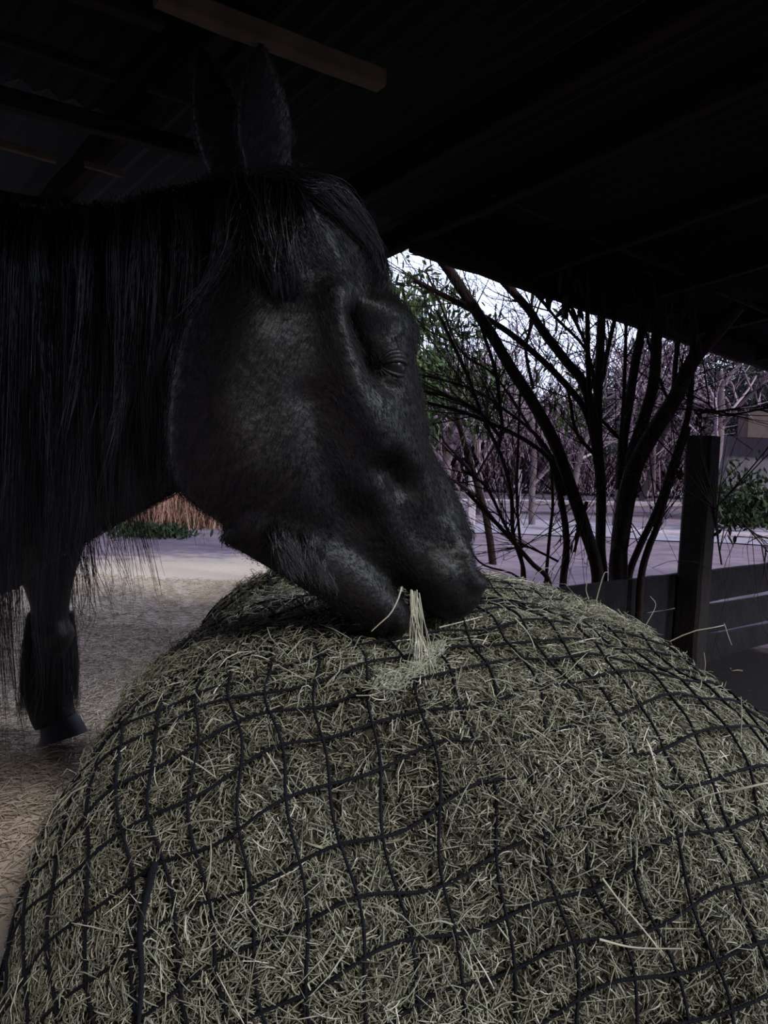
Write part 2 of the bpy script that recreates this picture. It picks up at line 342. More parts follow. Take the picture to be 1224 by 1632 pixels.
# single long stems standing out of the bale
def one_stem(name, pts, r, parent=None, shade=.8, lab=None, m=None):
    Pq = resample(pts, 10)[None]; Rq = (np.linspace(1, .45, 10) * r)[None]
    o = strand_obj(name, Pq, Rq, m or M_hay, parent, 5, np.array([shade])); return o
def surf_px(px, py, off=0.):
    """point of the bale surface seen at a pixel"""
    d = ray(px, py); ts = np.linspace(.4, 2.6, 500); Q = CAM + d * ts[:, None]; q = Q - BC; l = np.linalg.norm(q, axis=1)
    ins = l < bale_r(q) + off
    if not ins.any():
        i = np.argmin(l - bale_r(q)); return Q[i]
    return Q[np.argmax(ins)]
for pts, r in [([(1068, 1022), (1105, 1006), (1150, 998), (1154, 994), (1160, 1012), (1166, 1028)], .0012),
               ([(950, 958), (956, 935), (963, 914), (968, 912)], .0017), ([(938, 955), (934, 940), (936, 925)], .0014),
               ([(1030, 995), (1045, 965), (1036, 950)], .001), ([(1122, 1075), (1124, 1058), (1122, 1040)], .001), ([(1180, 1180), (1182, 1140), (1181, 1110)], .001),
               ([(1160, 1262), (1190, 1255), (1224, 1248), (1250, 1250)], .0022), ([(1085, 1290), (1120, 1270), (1165, 1258)], .0012),
               ([(960, 1400), (990, 1440), (1040, 1500), (1075, 1555)], .0015), ([(955, 1497), (1010, 1510), (1090, 1512)], .0016),
               ([(845, 925), (870, 905), (885, 915)], .001), ([(425, 1200), (450, 1240), (472, 1278)], .0012), ([(290, 1205), (320, 1222), (345, 1240)], .0014),
               ([(820, 985), (842, 1010), (855, 1040)], .0016), ([(700, 1000), (760, 985), (822, 968)], .0014)]:
    y0 = surf_px(*pts[0])[1]
    one_stem('long_stem', [at(x, y, surf_px(x, y)[1] - .012 if i == 0 or (y > 960 and x < 1050) else y0 - .02) for i, (x, y) in enumerate(pts)], r, bale)

# ------------------------------------------------------------------ net over the bale
net = empty('hay_net', (BC[0], BC[1], 0)); tag(net, 'black knotted cord net with square mesh stretched over the hay bale', 'net')
def net_dir(a, b):
    v = np.outer(a, g1) + np.outer(b, g2); r = np.linalg.norm(v, axis=1) + 1e-9
    return G0 * np.cos(r)[:, None] + v / r[:, None] * np.sin(r)[:, None]
cords = []; NETC = surf_px(670, 1215)
s = np.linspace(-1.55, 1.55, 240)
for fam in (0, 1):
    for i in range(-33, 34):
        c = i * CELL; ok = np.abs(s) < math.sqrt(max(0, 1.6**2 - c * c)) if abs(c) < 1.6 else None
        if ok is None: continue
        wob = c + wobble(s, i)
        D = net_dir(wob, s) if fam == 0 else net_dir(s, wob)
        base = bale_pt(D, 0)
        off = .0015 + .011 * fbm(base, 9, 2, 31) + .008 * np.exp(-((base - NETC)**2).sum(1) / .19**2)
        Pn = bale_pt(D, off); vis = (BC + D * (bale_r(D))[:, None])[:, 2] > .02
        cords.append((Pn, vis))
Pn = np.stack([c[0] for c in cords]); 
V, F = strands(Pn, np.full(Pn.shape[:2], .0021), 6)
kz = V[:, 2].reshape(-1)[F].max(1) > .015
V_, inv = np.unique(F[kz], return_inverse=True)
mesh_obj('cord_mesh', V[V_], inv.reshape(-1, 4), M_net, net)
# black tube painting in the shade of a deep crease down the left flank
one_stem('crease_shade', [surf_px(x, y) + np.array([0, -.012, .004]) for x, y in [(252, 1370), (240, 1420), (228, 1480), (232, 1550), (225, 1640)]], .0055, net, m=M_net)

# ------------------------------------------------------------------ horse
PHI = math.radians(26); HH = np.array([math.cos(PHI), math.sin(PHI), 0]); SS = np.array([math.sin(PHI), -math.cos(PHI), 0])
Q0 = at(620, 600, 1.16)
def sag(px, py): return hit(px, py, Q0, SS)
def loft(rings, cap=True):
    n = len(rings); k = len(rings[0]); V = np.concatenate(rings); F = []
    for i in range(n - 1):
        for j in range(k): F.append([i*k + j, i*k + (j+1) % k, (i+1)*k + (j+1) % k, (i+1)*k + j])
    c0 = len(V); V = np.vstack([V, rings[0].mean(0), rings[-1].mean(0)])
    T = []
    for j in range(k): T.append([c0, (j+1) % k, j]); T.append([c0 + 1, (n-1)*k + j, (n-1)*k + (j+1) % k])
    return V, F, T
class Soup:
    def __init__(s): s.V = []; s.F = []; s.n = 0
    def add(s, V, F, T):
        s.V.append(V); s.F += [[x + s.n for x in f] for f in F + T]; s.n += len(V)
    def tube(s, pts, rad, k=28, n=40, up=None, flat=None):
        """pts Nx3, rad Nx2 (vertical, sideways half sizes)"""
        A = resample(np.hstack([np.asarray(pts, float), np.asarray(rad, float)]), n); C = A[:, :3]; R = A[:, 3:]
        T = np.gradient(C, axis=0); T /= np.linalg.norm(T, axis=1, keepdims=True); rings = []
        upv = np.array(up if up is not None else (0, 0, 1.))
        for i in range(n):
            sd = np.cross(T[i], upv); sd /= np.linalg.norm(sd); u2 = np.cross(sd, T[i])
            a = np.linspace(0, 2 * math.pi, k + 1)[:-1]
            rings.append(C[i] + np.outer(np.cos(a) * R[i, 0], u2) + np.outer(np.sin(a) * R[i, 1], sd))
        s.add(*loft(rings))
soup = Soup()
# skull: dorsal pixel, ventral pixel (both in the sagittal plane), half widths at four stations from dorsal to ventral
sk = [((455, 262), (330, 420), (.030, .050, .050, .030)),
      ((505, 268), (285, 560), (.045, .078, .070, .035)),
      ((552, 306), (268, 690), (.055, .095, .080, .045)),
      ((584, 374), (282, 775), (.062, .098, .085, .055)),
      ((608, 444), (325, 815), (.070, .098, .088, .058)),
      ((634, 512), (375, 845), (.076, .096, .086, .056)),
      ((652, 580), (425, 868), (.072, .088, .080, .048)),
      ((668, 645), (470, 880), (.052, .078, .068, .040)),
      ((692, 712), (520, 890), (.038, .066, .055, .034)),
      ((722, 775), (565, 905), (.034, .056, .048, .032)),
      ((738, 822), (604, 915), (.038, .052, .050, .034)),
      ((752, 865), (635, 928), (.042, .054, .054, .038)),
      ((762, 905), (654, 945), (.042, .054, .056, .040)),
      ((759, 945), (672, 970), (.036, .048, .050, .034)),
      ((744, 974), (698, 990), (.020, .030, .030, .020))]
rows = np.array([np.concatenate([sag(*d), sag(*v), w]) for d, v, w in sk]); rows = resample(rows, 110)
qs = np.array([0, .16, .42, .72, 1.]); rings = []
for r in rows:
    D, Vv, w = r[:3], r[3:6], np.maximum(r[6:], .008)
    a = np.linspace(0, 2 * math.pi, 97)[:-1]; q = .5 - .5 * np.cos(a)
    # half width along q: rounded ends times interpolated stations
    ww = np.interp(q, [0.05, .25, .6, .92], w); rd = np.sqrt(np.clip(1 - (2 * q - 1)**4, 0, 1)) ** .9
    rings.append(D + np.outer(q, Vv - D) + np.outer(np.sign(np.sin(a)) * ww * rd, SS))
soup.add(*loft(rings))
# lower jaw and chin
jw = [((400, 800), .07, .045), ((480, 868), .055, .045), ((545, 918), .048, .042), ((590, 955), .040, .040), ((622, 985), .034, .036), ((640, 1003), .020, .024)]
soup.tube([sag(*p) for p, _, _ in jw], [(a, b) for _, a, b in jw])
# neck, chest, barrel
nk = [(sag(470, 400) - SS * .0, (.10, .06)), (at(380, 520, 1.22), (.19, .085)), (at(250, 590, 1.40), (.235, .105)), (at(110, 640, 1.68), (.32, .14)), (at(10, 690, 2.0), (.40, .19)), (np.array([-1.35, 2.45, 1.12]), (.40, .24)), (np.array([-1.9, 2.62, 1.10]), (.36, .28)),
      (np.array([-2.5, 2.85, 1.12]), (.36, .29)), (np.array([-2.95, 3.0, 1.18]), (.30, .24)), (np.array([-3.15, 3.08, 1.2]), (.14, .12))]
soup.tube([p for p, _ in nk], [r for _, r in nk], 40, 90)
# legs
hf = at(78, 1172, 2.5)
def leg(top, foot, fore=True, front=np.array([.94, -.3, 0])):
    t, f = np.asarray(top, float), np.asarray(foot, float); L = t[2] - f[2]
    def c(h, fw=0.): 
        q = f + (t - f) * h; q[2] = f[2] + L * h; return q + front * fw
    if fore: pr = [(1, 0, .15), (.82, .0, .12), (.66, .01, .078), (.52, .015, .062), (.45, .018, .078), (.38, .01, .070), (.22, .0, .072), (.12, .0, .080), (.06, .01, .078), (.0, .03, .076)]
    else: pr = [(1, 0, .2), (.8, .05, .17), (.64, .03, .10), (.52, -.08, .062), (.45, -.09, .06), (.3, -.06, .045), (.12, -.03, .062), (.05, 0, .065), (0, .03, .07)]
    soup.tube([c(h, fw) for h, fw, _ in pr], [(r, r * .85) for _, _, r in pr], 20, 50, up=tuple(front))
leg((-1.12, 2.46, .98), hf + np.array([0, 0, .05]))
feet = [hf]
for top, foot, fo in [((-1.50, 2.10, .98), (-1.60, 2.12), True), ((-2.75, 3.15, 1.05), (-2.85, 3.2), False), ((-2.85, 2.75, 1.05), (-3.0, 2.72), False)]:
    fz = float(gz(*foot)); f3 = np.array([foot[0], foot[1], fz]); feet.append(f3); leg(top, f3 + np.array([0, 0, .05]), fo)
# ears: leaf-shaped cups
def ear(base, tip, w):
    b, t = np.asarray(base, float), np.asarray(tip, float); mid = (b + t) / 2
    pr = [(b - (t - b) * .12, .7), (b + (t - b) * .12, .85), (b + (t - b) * .38, 1.), (b + (t - b) * .65, .8), (b + (t - b) * .88, .42), (t, .1)]
    soup.tube([p for p, _ in pr], [(w * k * .45, w * k) for _, k in pr], 20, 24, up=(.25, -.97, 0))
ear(at(428, 285, 1.06), at(414, 62, 1.02), .040)
ear(at(372, 300, 1.20), at(318, 66, 1.20), .040)
me = bpy.data.meshes.new('body_raw'); Vh = np.concatenate(soup.V)
me.from_pydata([tuple(v) for v in Vh], [], soup.F); me.update()
bm = bmesh.new(); bm.from_mesh(me); bmesh.ops.recalc_face_normals(bm, faces=bm.faces); bm.to_mesh(me); bm.free()
tmp = bpy.data.objects.new('body_raw', me); COL.objects.link(tmp)
md = tmp.modifiers.new('r', 'REMESH'); md.mode = 'VOXEL'; md.voxel_size = .0065; md.use_smooth_shade = True
ms = tmp.modifiers.new('s', 'SMOOTH'); ms.factor = .5; ms.iterations = 9
dg = bpy.context.evaluated_depsgraph_get(); ev = tmp.evaluated_get(dg)
bme = bpy.data.meshes.new_from_object(ev); bpy.data.objects.remove(tmp)
horse = empty('horse', (float(hf[0]), float(hf[1]), float(gz(hf[0], hf[1]))))
tag(horse, 'dark long-maned horse with lowered head eating from the netted hay bale', 'horse')
bme.materials.clear(); bme.materials.append(M_coat); body = bpy.data.objects.new('body', bme)
nv = len(bme.vertices); Vc = np.empty(nv * 3, np.float32); bme.vertices.foreach_get('co', Vc); Vc = Vc.reshape(-1, 3).astype(float)
Vn = np.empty(nv * 3, np.float32); bme.vertices.foreach_get('normal', Vn); Vn = Vn.reshape(-1, 3).astype(float)
# sculpting: bumps placed on the near side of the head
near = (Vn @ SS) > -.15
BX, BY = project(Vc)
def dent(pts, rad, amt, sel=None):
    """pixels traced on the near cheek; rad in pixels (about .9 mm each)"""
    global Vc
    pl = resample(pts, 24) if len(pts) > 1 else np.array(pts, float)
    d2 = np.min((BX[:, None] - pl[None, :, 0])**2 + (BY[:, None] - pl[None, :, 1])**2, axis=1)
    head = near & (Vc[:, 1] < 1.32)
    Vc = Vc + Vn * (np.exp(-d2 / (2 * rad * rad)) * amt * head)[:, None]
dent([(570, 508), (588, 546), (606, 582)], 12, -.030)            # hollow above and behind the eye
dent([(606, 580), (610, 605), (626, 618)], 8, -.010)
dent([(598, 492), (630, 508), (655, 535)], 15, .015)             # orbital arch
dent([(532, 470), (545, 560), (572, 640), (608, 705)], 18, .018) # cheek bone and facial crest
dent([(610, 640), (630, 690), (655, 735)], 13, .008)
dent([(628, 752), (640, 775)], 13, -.014)                        # pit under the crest
dent([(690, 700), (706, 770), (716, 815)], 11, -.009)            # groove beside the nasal bone
dent([(600, 780), (620, 835), (650, 880)], 14, .009)
dent([(500, 640), (525, 740), (560, 820)], 24, -.014)            # below the cheek plate
dent([(400, 540), (365, 640), (390, 740)], 40, .014)             # round of the jaw muscle
dent([(480, 330), (465, 400), (470, 450)], 14, .010)
dent([(760, 868), (768, 900)], 8, -.014)                         # nostril
dent([(742, 880), (752, 925), (765, 930)], 8, .008)
dent([(700, 925)], 26, .012)                                     # swell of the upper lip
dent([(650, 935), (676, 972), (705, 992)], 6, -.005)
bme.vertices.foreach_set('co', (Vc - np.array(horse.location)).astype(np.float32).ravel()); bme.update()
link(body, horse)
Vn2 = np.empty(nv * 3, np.float32); bme.vertices.foreach_get('normal', Vn2); Vn = Vn2.reshape(-1, 3).astype(float)
BX, BY = project(Vc)
from mathutils.kdtree import KDTree
_sel = np.where((Vn @ -_f > 0.0) & (Vc[:, 1] < 3))[0]
kdp = KDTree(len(_sel))
for i_, v_ in enumerate(_sel): kdp.insert((BX[v_], BY[v_], 0), i_)
kdp.balance()
def skin(px, py, off=0.):
    """front-most point of the horse's skin at a pixel"""
    c = [(_sel[i]) for _, i, d in kdp.find_n((px, py, 0), 24)]
    v = min(c, key=lambda q: Vc[q, 1]); return Vc[v] + Vn[v] * off
# eye
def ball(name, c, rad, m, parent, sc=(1, 1, 1), n=24):
    V = []; F = []
    for i in range(n // 2 + 1):
        for j in range(n):
            a = math.pi * i / (n // 2); b = 2 * math.pi * j / n
            V.append(np.asarray(c) + rad * np.array(sc) * np.array([math.sin(a) * math.cos(b), math.sin(a) * math.sin(b), math.cos(a)]))
    for i in range(n // 2):
        for j in range(n): F.append([i*n + j, i*n + (j+1) % n, (i+1)*n + (j+1) % n, (i+1)*n + j])
    return mesh_obj(name, V, F, m, parent)
ec = skin(643, 578, -.016); ball('eye', ec, .023, M_eye, horse)
EO = SS * .85 + HH * .30; EO /= np.linalg.norm(EO); ET = np.cross(np.array([0, 0, 1.]), EO); EZ = np.array([.0, 0, 1.])
def lid(name, phis, rr, r, half=1.25):
    """folds of skin wrapped round the eyeball"""
    P = []; R = []
    for q, ph_ in enumerate(phis):
        t = np.linspace(-half, half, 18)[:, None]; f_ = math.radians(ph_)
        P.append(ec + (rr + .0012 * q) * (EO * np.cos(t) * math.cos(f_) + ET * np.sin(t) + EZ * np.cos(t) * math.sin(f_))); R.append((.35 + .65 * np.cos(t[:, 0] / half * 1.45)) * r)
    return strand_obj(name, np.array(P), np.array(R), M_coat, horse, 8)
lid('upper_eyelid', [22, 38, 54, 70], .0228, .0048); lid('lower_eyelid', [-34, -50, -68], .0225, .0040)
# hooves
for f3 in feet:
    pr = [(f3 + np.array([.03, -.01, .075]), .055), (f3 + np.array([.05, -.015, .03]), .070), (f3 + np.array([.06, -.02, .0]), .078)]
    sp = Soup(); sp.tube([p for p, _ in pr], [(r, r) for _, r in pr], 24, 8, up=(.94, -.3, 0))
    Vq = np.concatenate(sp.V); Fq = [f if len(f) == 4 else f + [f[-1]] for f in sp.F]
    quads = [f for f in sp.F if len(f) == 4]; o = mesh_obj('hoof', Vq, quads, M_hoof, horse)
# hair -------------------------------------------------------------
def hair(name, roots, tips_fn, n, k, r, parent, m, seed=1, spread=.01, label=None):
    pass
def lock_hair(name, guides, per, k, r, spread, seed, m=M_hair, wav=.006, parent=horse):
    """guides: list of point lists; every guide carries `per` hairs that fan out towards the tips"""
    rg = np.random.default_rng(seed); PP = []; RR = []; SH = []
    for gd in guides:
        c = resample(gd, k); t = np.linspace(0, 1, k)[None, :, None]
        o0 = rg.normal(0, spread * .9, (per, 1, 3)); o1 = rg.normal(0, spread * 1.0, (per, 1, 3))
        f = rg.uniform(0, 6.3, (per, 1, 3)); w = rg.uniform(3, 8, (per, 1, 1))
        clump = .55 + .45 * np.cos(t * 3.1)
        P = c[None] + o0 * (1 - t) + o1 * t * .55 + wav * np.sin(w * t + f) * t
        L = rg.uniform(.72, 1.05, (per, 1, 1)); P = P[:, :1] + (P - P[:, :1]) * (1 + (L - 1) * t)
        PP.append(P); RR.append(np.linspace(1, .3, k)[None] * rg.uniform(.6, 1.2, (per, 1)) * r); SH.append(np.clip(rg.normal(.45, .25, per), 0, 1))
    P = np.concatenate(PP); R = np.concatenate(RR)
    return tag(strand_obj(name, P, R, m, parent, 3, np.concatenate(SH)), kind='stuff')
rg = np.random.default_rng(5); gd = []
# crest line from withers to poll and where the locks end
crest = resample([np.array([-1.45, 2.30, 1.56]), at(-60, 330, 1.85), at(60, 330, 1.62), at(180, 325, 1.42), at(290, 300, 1.27), at(390, 285, 1.15), at(440, 290, 1.08)], 120)
def nearface(px, py, Yc): return at(px, py, Yc)
for i in range(210):
    u = rg.random() ** .9; c = crest[int(u * 119)]
    px, py = project(c)
    # lock falls down the near side of the neck
    L = np.interp(px, [-200, 0, 100, 200, 300, 420], [760, 760, 640, 520, 430, 200]) * rg.uniform(.7, 1.12)
    x0 = px + rg.normal(0, 18)
    Yn = c[1]
    Yf = Yn - np.interp(px, [-200, 0, 200, 420], [.34, .30, .20, .10])
    dx = rg.normal(10, 30)
    pts = [c + np.array([0, 0, -.01]), at(x0 + 2, py + L * .10, Yn - (Yn - Yf) * .75), at(x0 + dx * .3, py + L * .3, Yf - .02), at(x0 + dx * .5, py + L * .55, Yf - .035), at(x0 + dx * .9, py + L * .8, Yf - .03), at(x0 + dx * 1.3, py + L, Yf + .02)]
    gd.append(pts)
lock_hair('mane', gd, 46, 16, .0008, .010, 6, wav=.009)
# loose wisps of mane against the pale ground
gd = []
for a in [[(150, 800), (160, 870), (175, 930), (182, 975)], [(165, 820), (185, 880), (200, 930), (202, 975)], [(120, 850), (140, 930), (130, 1000), (125, 1060)],
          [(135, 880), (145, 950), (150, 990), (138, 1030)], [(60, 900), (55, 1000), (62, 1090), (45, 1180)], [(20, 900), (24, 1020), (35, 1120), (50, 1200), (40, 1260)], [(110, 900), (118, 960), (132, 1000), (148, 1020)], [(145, 840), (150, 900), (170, 960), (190, 1000)]]:
    gd.append([at(x, y, 1.25) for x, y in a])
lock_hair('mane_wisps', gd, 9, 14, .0006, .008, 9, wav=.01)
# forelock
gd = []
for i in range(26):
    o = rg.normal(0, 7, 2)
    y1 = rg.uniform(380, 470); xe = np.interp(y1, [300, 380, 430, 480], [545, 596, 618, 636])
    gd.append([skin(440 + rg.uniform(-15, 25), 285, .004), skin(500 + o[0], 290 + abs(o[1]), .010), skin(548 + o[0], 330 + o[1], .012), skin(xe - 16 + o[0] * .6, y1 - 45, .010), skin(xe - 12 + o[0], y1, .004)])
lock_hair('forelock', gd, 36, 12, .0006, .007, 12)
gd = []
for i in range(12):
    o = rg.normal(0, 8, 2); gd.append([skin(446 + o[0], 300, .008), skin(462 + o[0], 340 + o[1], .012), skin(470 + o[0], 400 + o[1], .010), skin(466 + o[0], 450 + o[1] * 2, .006)])
lock_hair('ear_base_hair', gd, 24, 10, .0005, .005, 13)
# whiskery hair under the jaw
gd = []
for i in range(30):
    x = rg.uniform(445, 520); y = np.interp(x, [445, 520], [850, 880]) + rg.normal(0, 9)
    b = skin(x, y, .0); gd.append([b, b + np.array([.004, -.02, -.006]), b + np.array([.012, -.030, -.024]), b + np.array([.022 + rg.normal(0, .006), -.03, -.05])])
lock_hair('jaw_whiskers', gd, 30, 8, .0005, .007, 14)
# short coat over head and near neck
cand = np.where((Vc[:, 1] < 1.7) & (Vn @ -_f > -.25) & (Vc[:, 2] > .85))[0]
NF = 120000; sel = rg.choice(cand, NF); base = Vc[sel] + rg.normal(0, .003, (NF, 3)); Nn = Vn[sel]
hd = np.array(sag(735, 960)) - np.array(sag(480, 300)); hd /= np.linalg.norm(hd)
pxs, pys = project(base)
fl = np.where((pxs < 500)[:, None], np.array([-.35, .1, -.9]), hd) + rg.normal(0, .16, (NF, 3)) + .3 * np.stack([fbm(base, 25, 2, 41), fbm(base, 25, 2, 42), fbm(base, 25, 2, 43)], -1)
fl -= (fl * Nn).sum(1, keepdims=True) * Nn; fl /= np.linalg.norm(fl, axis=1, keepdims=True)
Lh = rg.uniform(.005, .012, (NF, 1)) * np.where(pys > 870, .5, 1.)[:, None]
P = np.stack([base, base + fl * Lh * .5 + Nn * .0007, base + fl * Lh + Nn * .0003], 1)
R = np.tile(np.array([.00035, .0003, .0001]), (NF, 1))
tag(strand_obj('short_coat', P, R, M_fur, horse, 3, np.clip(rg.normal(.45, .2, NF), 0, 1)), kind='stuff')
# feathering on the fetlock, tail
gd = [[feet[0] + np.array([.06 * math.cos(a), .06 * math.sin(a), .42]), feet[0] + np.array([.085 * math.cos(a), .085 * math.sin(a), .25]), feet[0] + np.array([.09 * math.cos(a), .09 * math.sin(a), .08])] for a in np.linspace(0, 6.2, 34)]
lock_hair('fetlock_feather', gd, 50, 8, .0006, .008, 15)
gd = [[np.array([-3.1, 3.05, 1.42]) , np.array([-3.25, 3.1, 1.2]) + rg.normal(0, .02, 3), np.array([-3.3, 3.1, .8]) + rg.normal(0, .03, 3), np.array([-3.28, 3.1, .4]) + rg.normal(0, .03, 3)] for _ in range(20)]
lock_hair('tail', gd, 30, 10, .001, .015, 16)

# ------------------------------------------------------------------ hay at the horse's mouth
_b = (BX > 570) & (BX < 700) & (BY > 925) & (BY < 1010) & (Vc[:, 1] < 1.5); YM = Vc[_b, 1].min() - .008
def ym(x, y, off=.014): return min(YM, surf_px(x, y)[1] - off) if y > 990 else YM
def wisp(name, pts_list, r, label, cat, group=None, shade=.75):
    K = 10; P = np.stack([resample(p, K) for p in pts_list]); R = np.tile(np.linspace(1, .5, K) * r, (len(pts_list), 1))
    o = strand_obj(name, P, R, M_hay, None, 4, np.clip(RNG.normal(shade, .12, len(pts_list)), 0, 1)); return tag(o, label, cat, group)
wisp('dangling_straw', [[at(640, 935, YM), at(634, 955, YM - .004), at(622, 978, YM - .008), at(606, 993, YM - .01), at(592, 1006, YM - .01)]], .0016, 'single curved pale hay stem dangling left of the bunch in the horse mouth', 'hay stem')
L = []
for i in range(26):
    x0 = RNG.normal(660, 5); x1 = x0 + RNG.normal(8, 14); y1 = RNG.uniform(1030, 1110); xm = x0 + (x1 - x0) * .6 + RNG.normal(0, 4)
    L.append([at(x0, 945 + RNG.uniform(-6, 10), YM + .01), at(x0 + (x1 - x0) * .2 + RNG.normal(0, 2), 978, YM - .004), at(xm, 1022, ym(xm, 1022)), at(x1 + RNG.normal(0, 5), y1, ym(x1, y1, .008))])
wisp('mouthful_of_hay', L, .0010, 'bunch of long pale hay stems hanging straight down out of the horse mouth', 'hay')
L = []
for i in range(620):
    t = RNG.random() ** .8; w_ = 1 - .5 * t; cx = 592 + t * 110 + RNG.normal(0, 5); cy = 1094 - 66 * t**1.7 + RNG.normal(0, 9) * w_; a = RNG.normal(-.35 - .5 * t, .5); l = RNG.uniform(10, 30) * (1.6 if RNG.random() < .12 else 1)
    Yw = surf_px(cx, cy)[1] - .014 - abs(RNG.normal(0, .009))
    L.append([at(cx - l * math.cos(a) / 2, cy - l * math.sin(a) / 2, Yw + .004), at(cx + RNG.normal(0, 2), cy + RNG.normal(0, 4), Yw), at(cx + l * math.cos(a) / 2, cy + l * math.sin(a) / 2, Yw + .004)])
wisp('hay_tuft', L, .0009, 'loose pale tuft of pulled-out hay lying on the bale under the horse muzzle', 'hay', shade=.62)

# ------------------------------------------------------------------ multi-stem shrub beyond the fence
shb = at(985, 930, 4.1); shrub = empty('bare_shrub', (shb[0], shb[1], 0))
tag(shrub, 'big bare multi-stemmed shrub with dark stems fanning out just behind the board fence', 'shrub')
stems = [
 (9, [(661, 364), (706, 417), (743, 472), (785, 536), (812, 583), (851, 644), (886, 710), (908, 772), (930, 836), (952, 912)], 4.0),
 (6.5, [(759, 393), (793, 438), (838, 488), (867, 530), (904, 578), (930, 612), (948, 680), (958, 780)], 4.1),
 (4.5, [(690, 462), (740, 488), (801, 523), (854, 565), (899, 610), (934, 657), (952, 730)], 4.05),
 (7.5, [(961, 440), (957, 546), (953, 625), (953, 704), (958, 784), (957, 872), (960, 920)], 4.15),
 (13, [(1150, 520), (1106, 572), (1075, 636), (1048, 678), (1014, 739), (998, 797), (987, 872), (985, 920)], 4.0),
 (9, [(1048, 480), (1043, 599), (1027, 665), (1006, 731), (992, 800)], 4.2),
 (7, [(1036, 470), (1016, 559), (1003, 638), (993, 704), (988, 780)], 4.25),
 (2.6, [(998, 460), (997, 559), (993, 652), (988, 720)], 4.1),
 (3.2, [(992, 460), (971, 546), (958, 610)], 4.3),
 (3.6, [(936, 445), (937, 572), (941, 652), (950, 740)], 4.0),
 (4, [(1086, 500), (1076, 585), (1072, 640), (1050, 680)], 4.2),
 (5.2, [(1105, 505), (1102, 599), (1096, 665), (1075, 731), (1048, 810), (1019, 872), (1002, 920)], 4.1),
 (5.5, [(1098, 680), (1069, 765), (1048, 837), (1034, 872), (1022, 918)], 3.95),
 (3.0, [(716, 536), (748, 605), (769, 665), (800, 730), (815, 792), (818, 853), (835, 912)], 4.0),
 (2.6, [(760, 500), (772, 536), (790, 594), (798, 657), (800, 681), (793, 722)], 4.0),
 (3.2, [(672, 640), (732, 655), (785, 676), (838, 702), (880, 737), (900, 790)], 3.9),
 (2.5, [(668, 622), (719, 634), (764, 657), (800, 700)], 3.9),
 (2.0, [(668, 597), (711, 607), (759, 623), (796, 647), (854, 692), (885, 735)], 4.1),
 (3.6, [(745, 785), (781, 823), (815, 860), (847, 897), (876, 930)], 3.8),
 (2.2, [(735, 748), (769, 770), (786, 796), (803, 833), (820, 865)], 3.8),
 (5.5, [(880, 735), (896, 806), (903, 865), (898, 920)], 4.0),
 (2.6, [(878, 738), (881, 804), (876, 853), (870, 926)], 3.9),
 (2.8, [(905, 620), (916, 681), (928, 703), (948, 725)], 4.1),
 (2.2, [(850, 440), (845, 520), (838, 560), (850, 620)], 4.3),
 (2.4, [(885, 455), (930, 540), (945, 600), (952, 660)], 4.2),
 (2.2, [(820, 420), (880, 500), (935, 560), (952, 640)], 4.0),
 (1.8, [(700, 480), (735, 560), (790, 600), (850, 690), (905, 760)], 4.3),
 (2.0, [(1020, 500), (1050, 600), (1066, 640)], 4.0),
 (2.6, [(976, 690), (990, 700), (940, 640), (962, 560)], 4.3),
 (2.2, [(830, 600), (826, 700), (824, 800), (832, 905)], 4.2),
 (1.6, [(745, 870), (770, 900), (830, 925)], 3.8),
 (1.6, [(812, 860), (850, 875), (890, 895)], 3.9),
 (2.6, [(915, 880), (925, 840), (935, 800)], 3.9),
 (1.5, [(1224, 650), (1170, 660), (1140, 655), (1110, 660)], 3.6),
 (1.3, [(1125, 640), (1145, 660), (1170, 662)], 3.6),
 (1.2, [(1135, 770), (1140, 830), (1150, 900)], 3.3), (1.1, [(1224, 880), (1190, 840), (1150, 800)], 3.3),
]
def tube_part(name, pts, rads, m, parent, sides=8, k=None):
    k = k or max(8, len(pts) * 4); P = resample(pts, k); R = np.interp(np.linspace(0, 1, k), np.linspace(0, 1, len(rads)), rads)
    return strand_obj(name, P[None], R[None], m, parent, sides)
tips = []
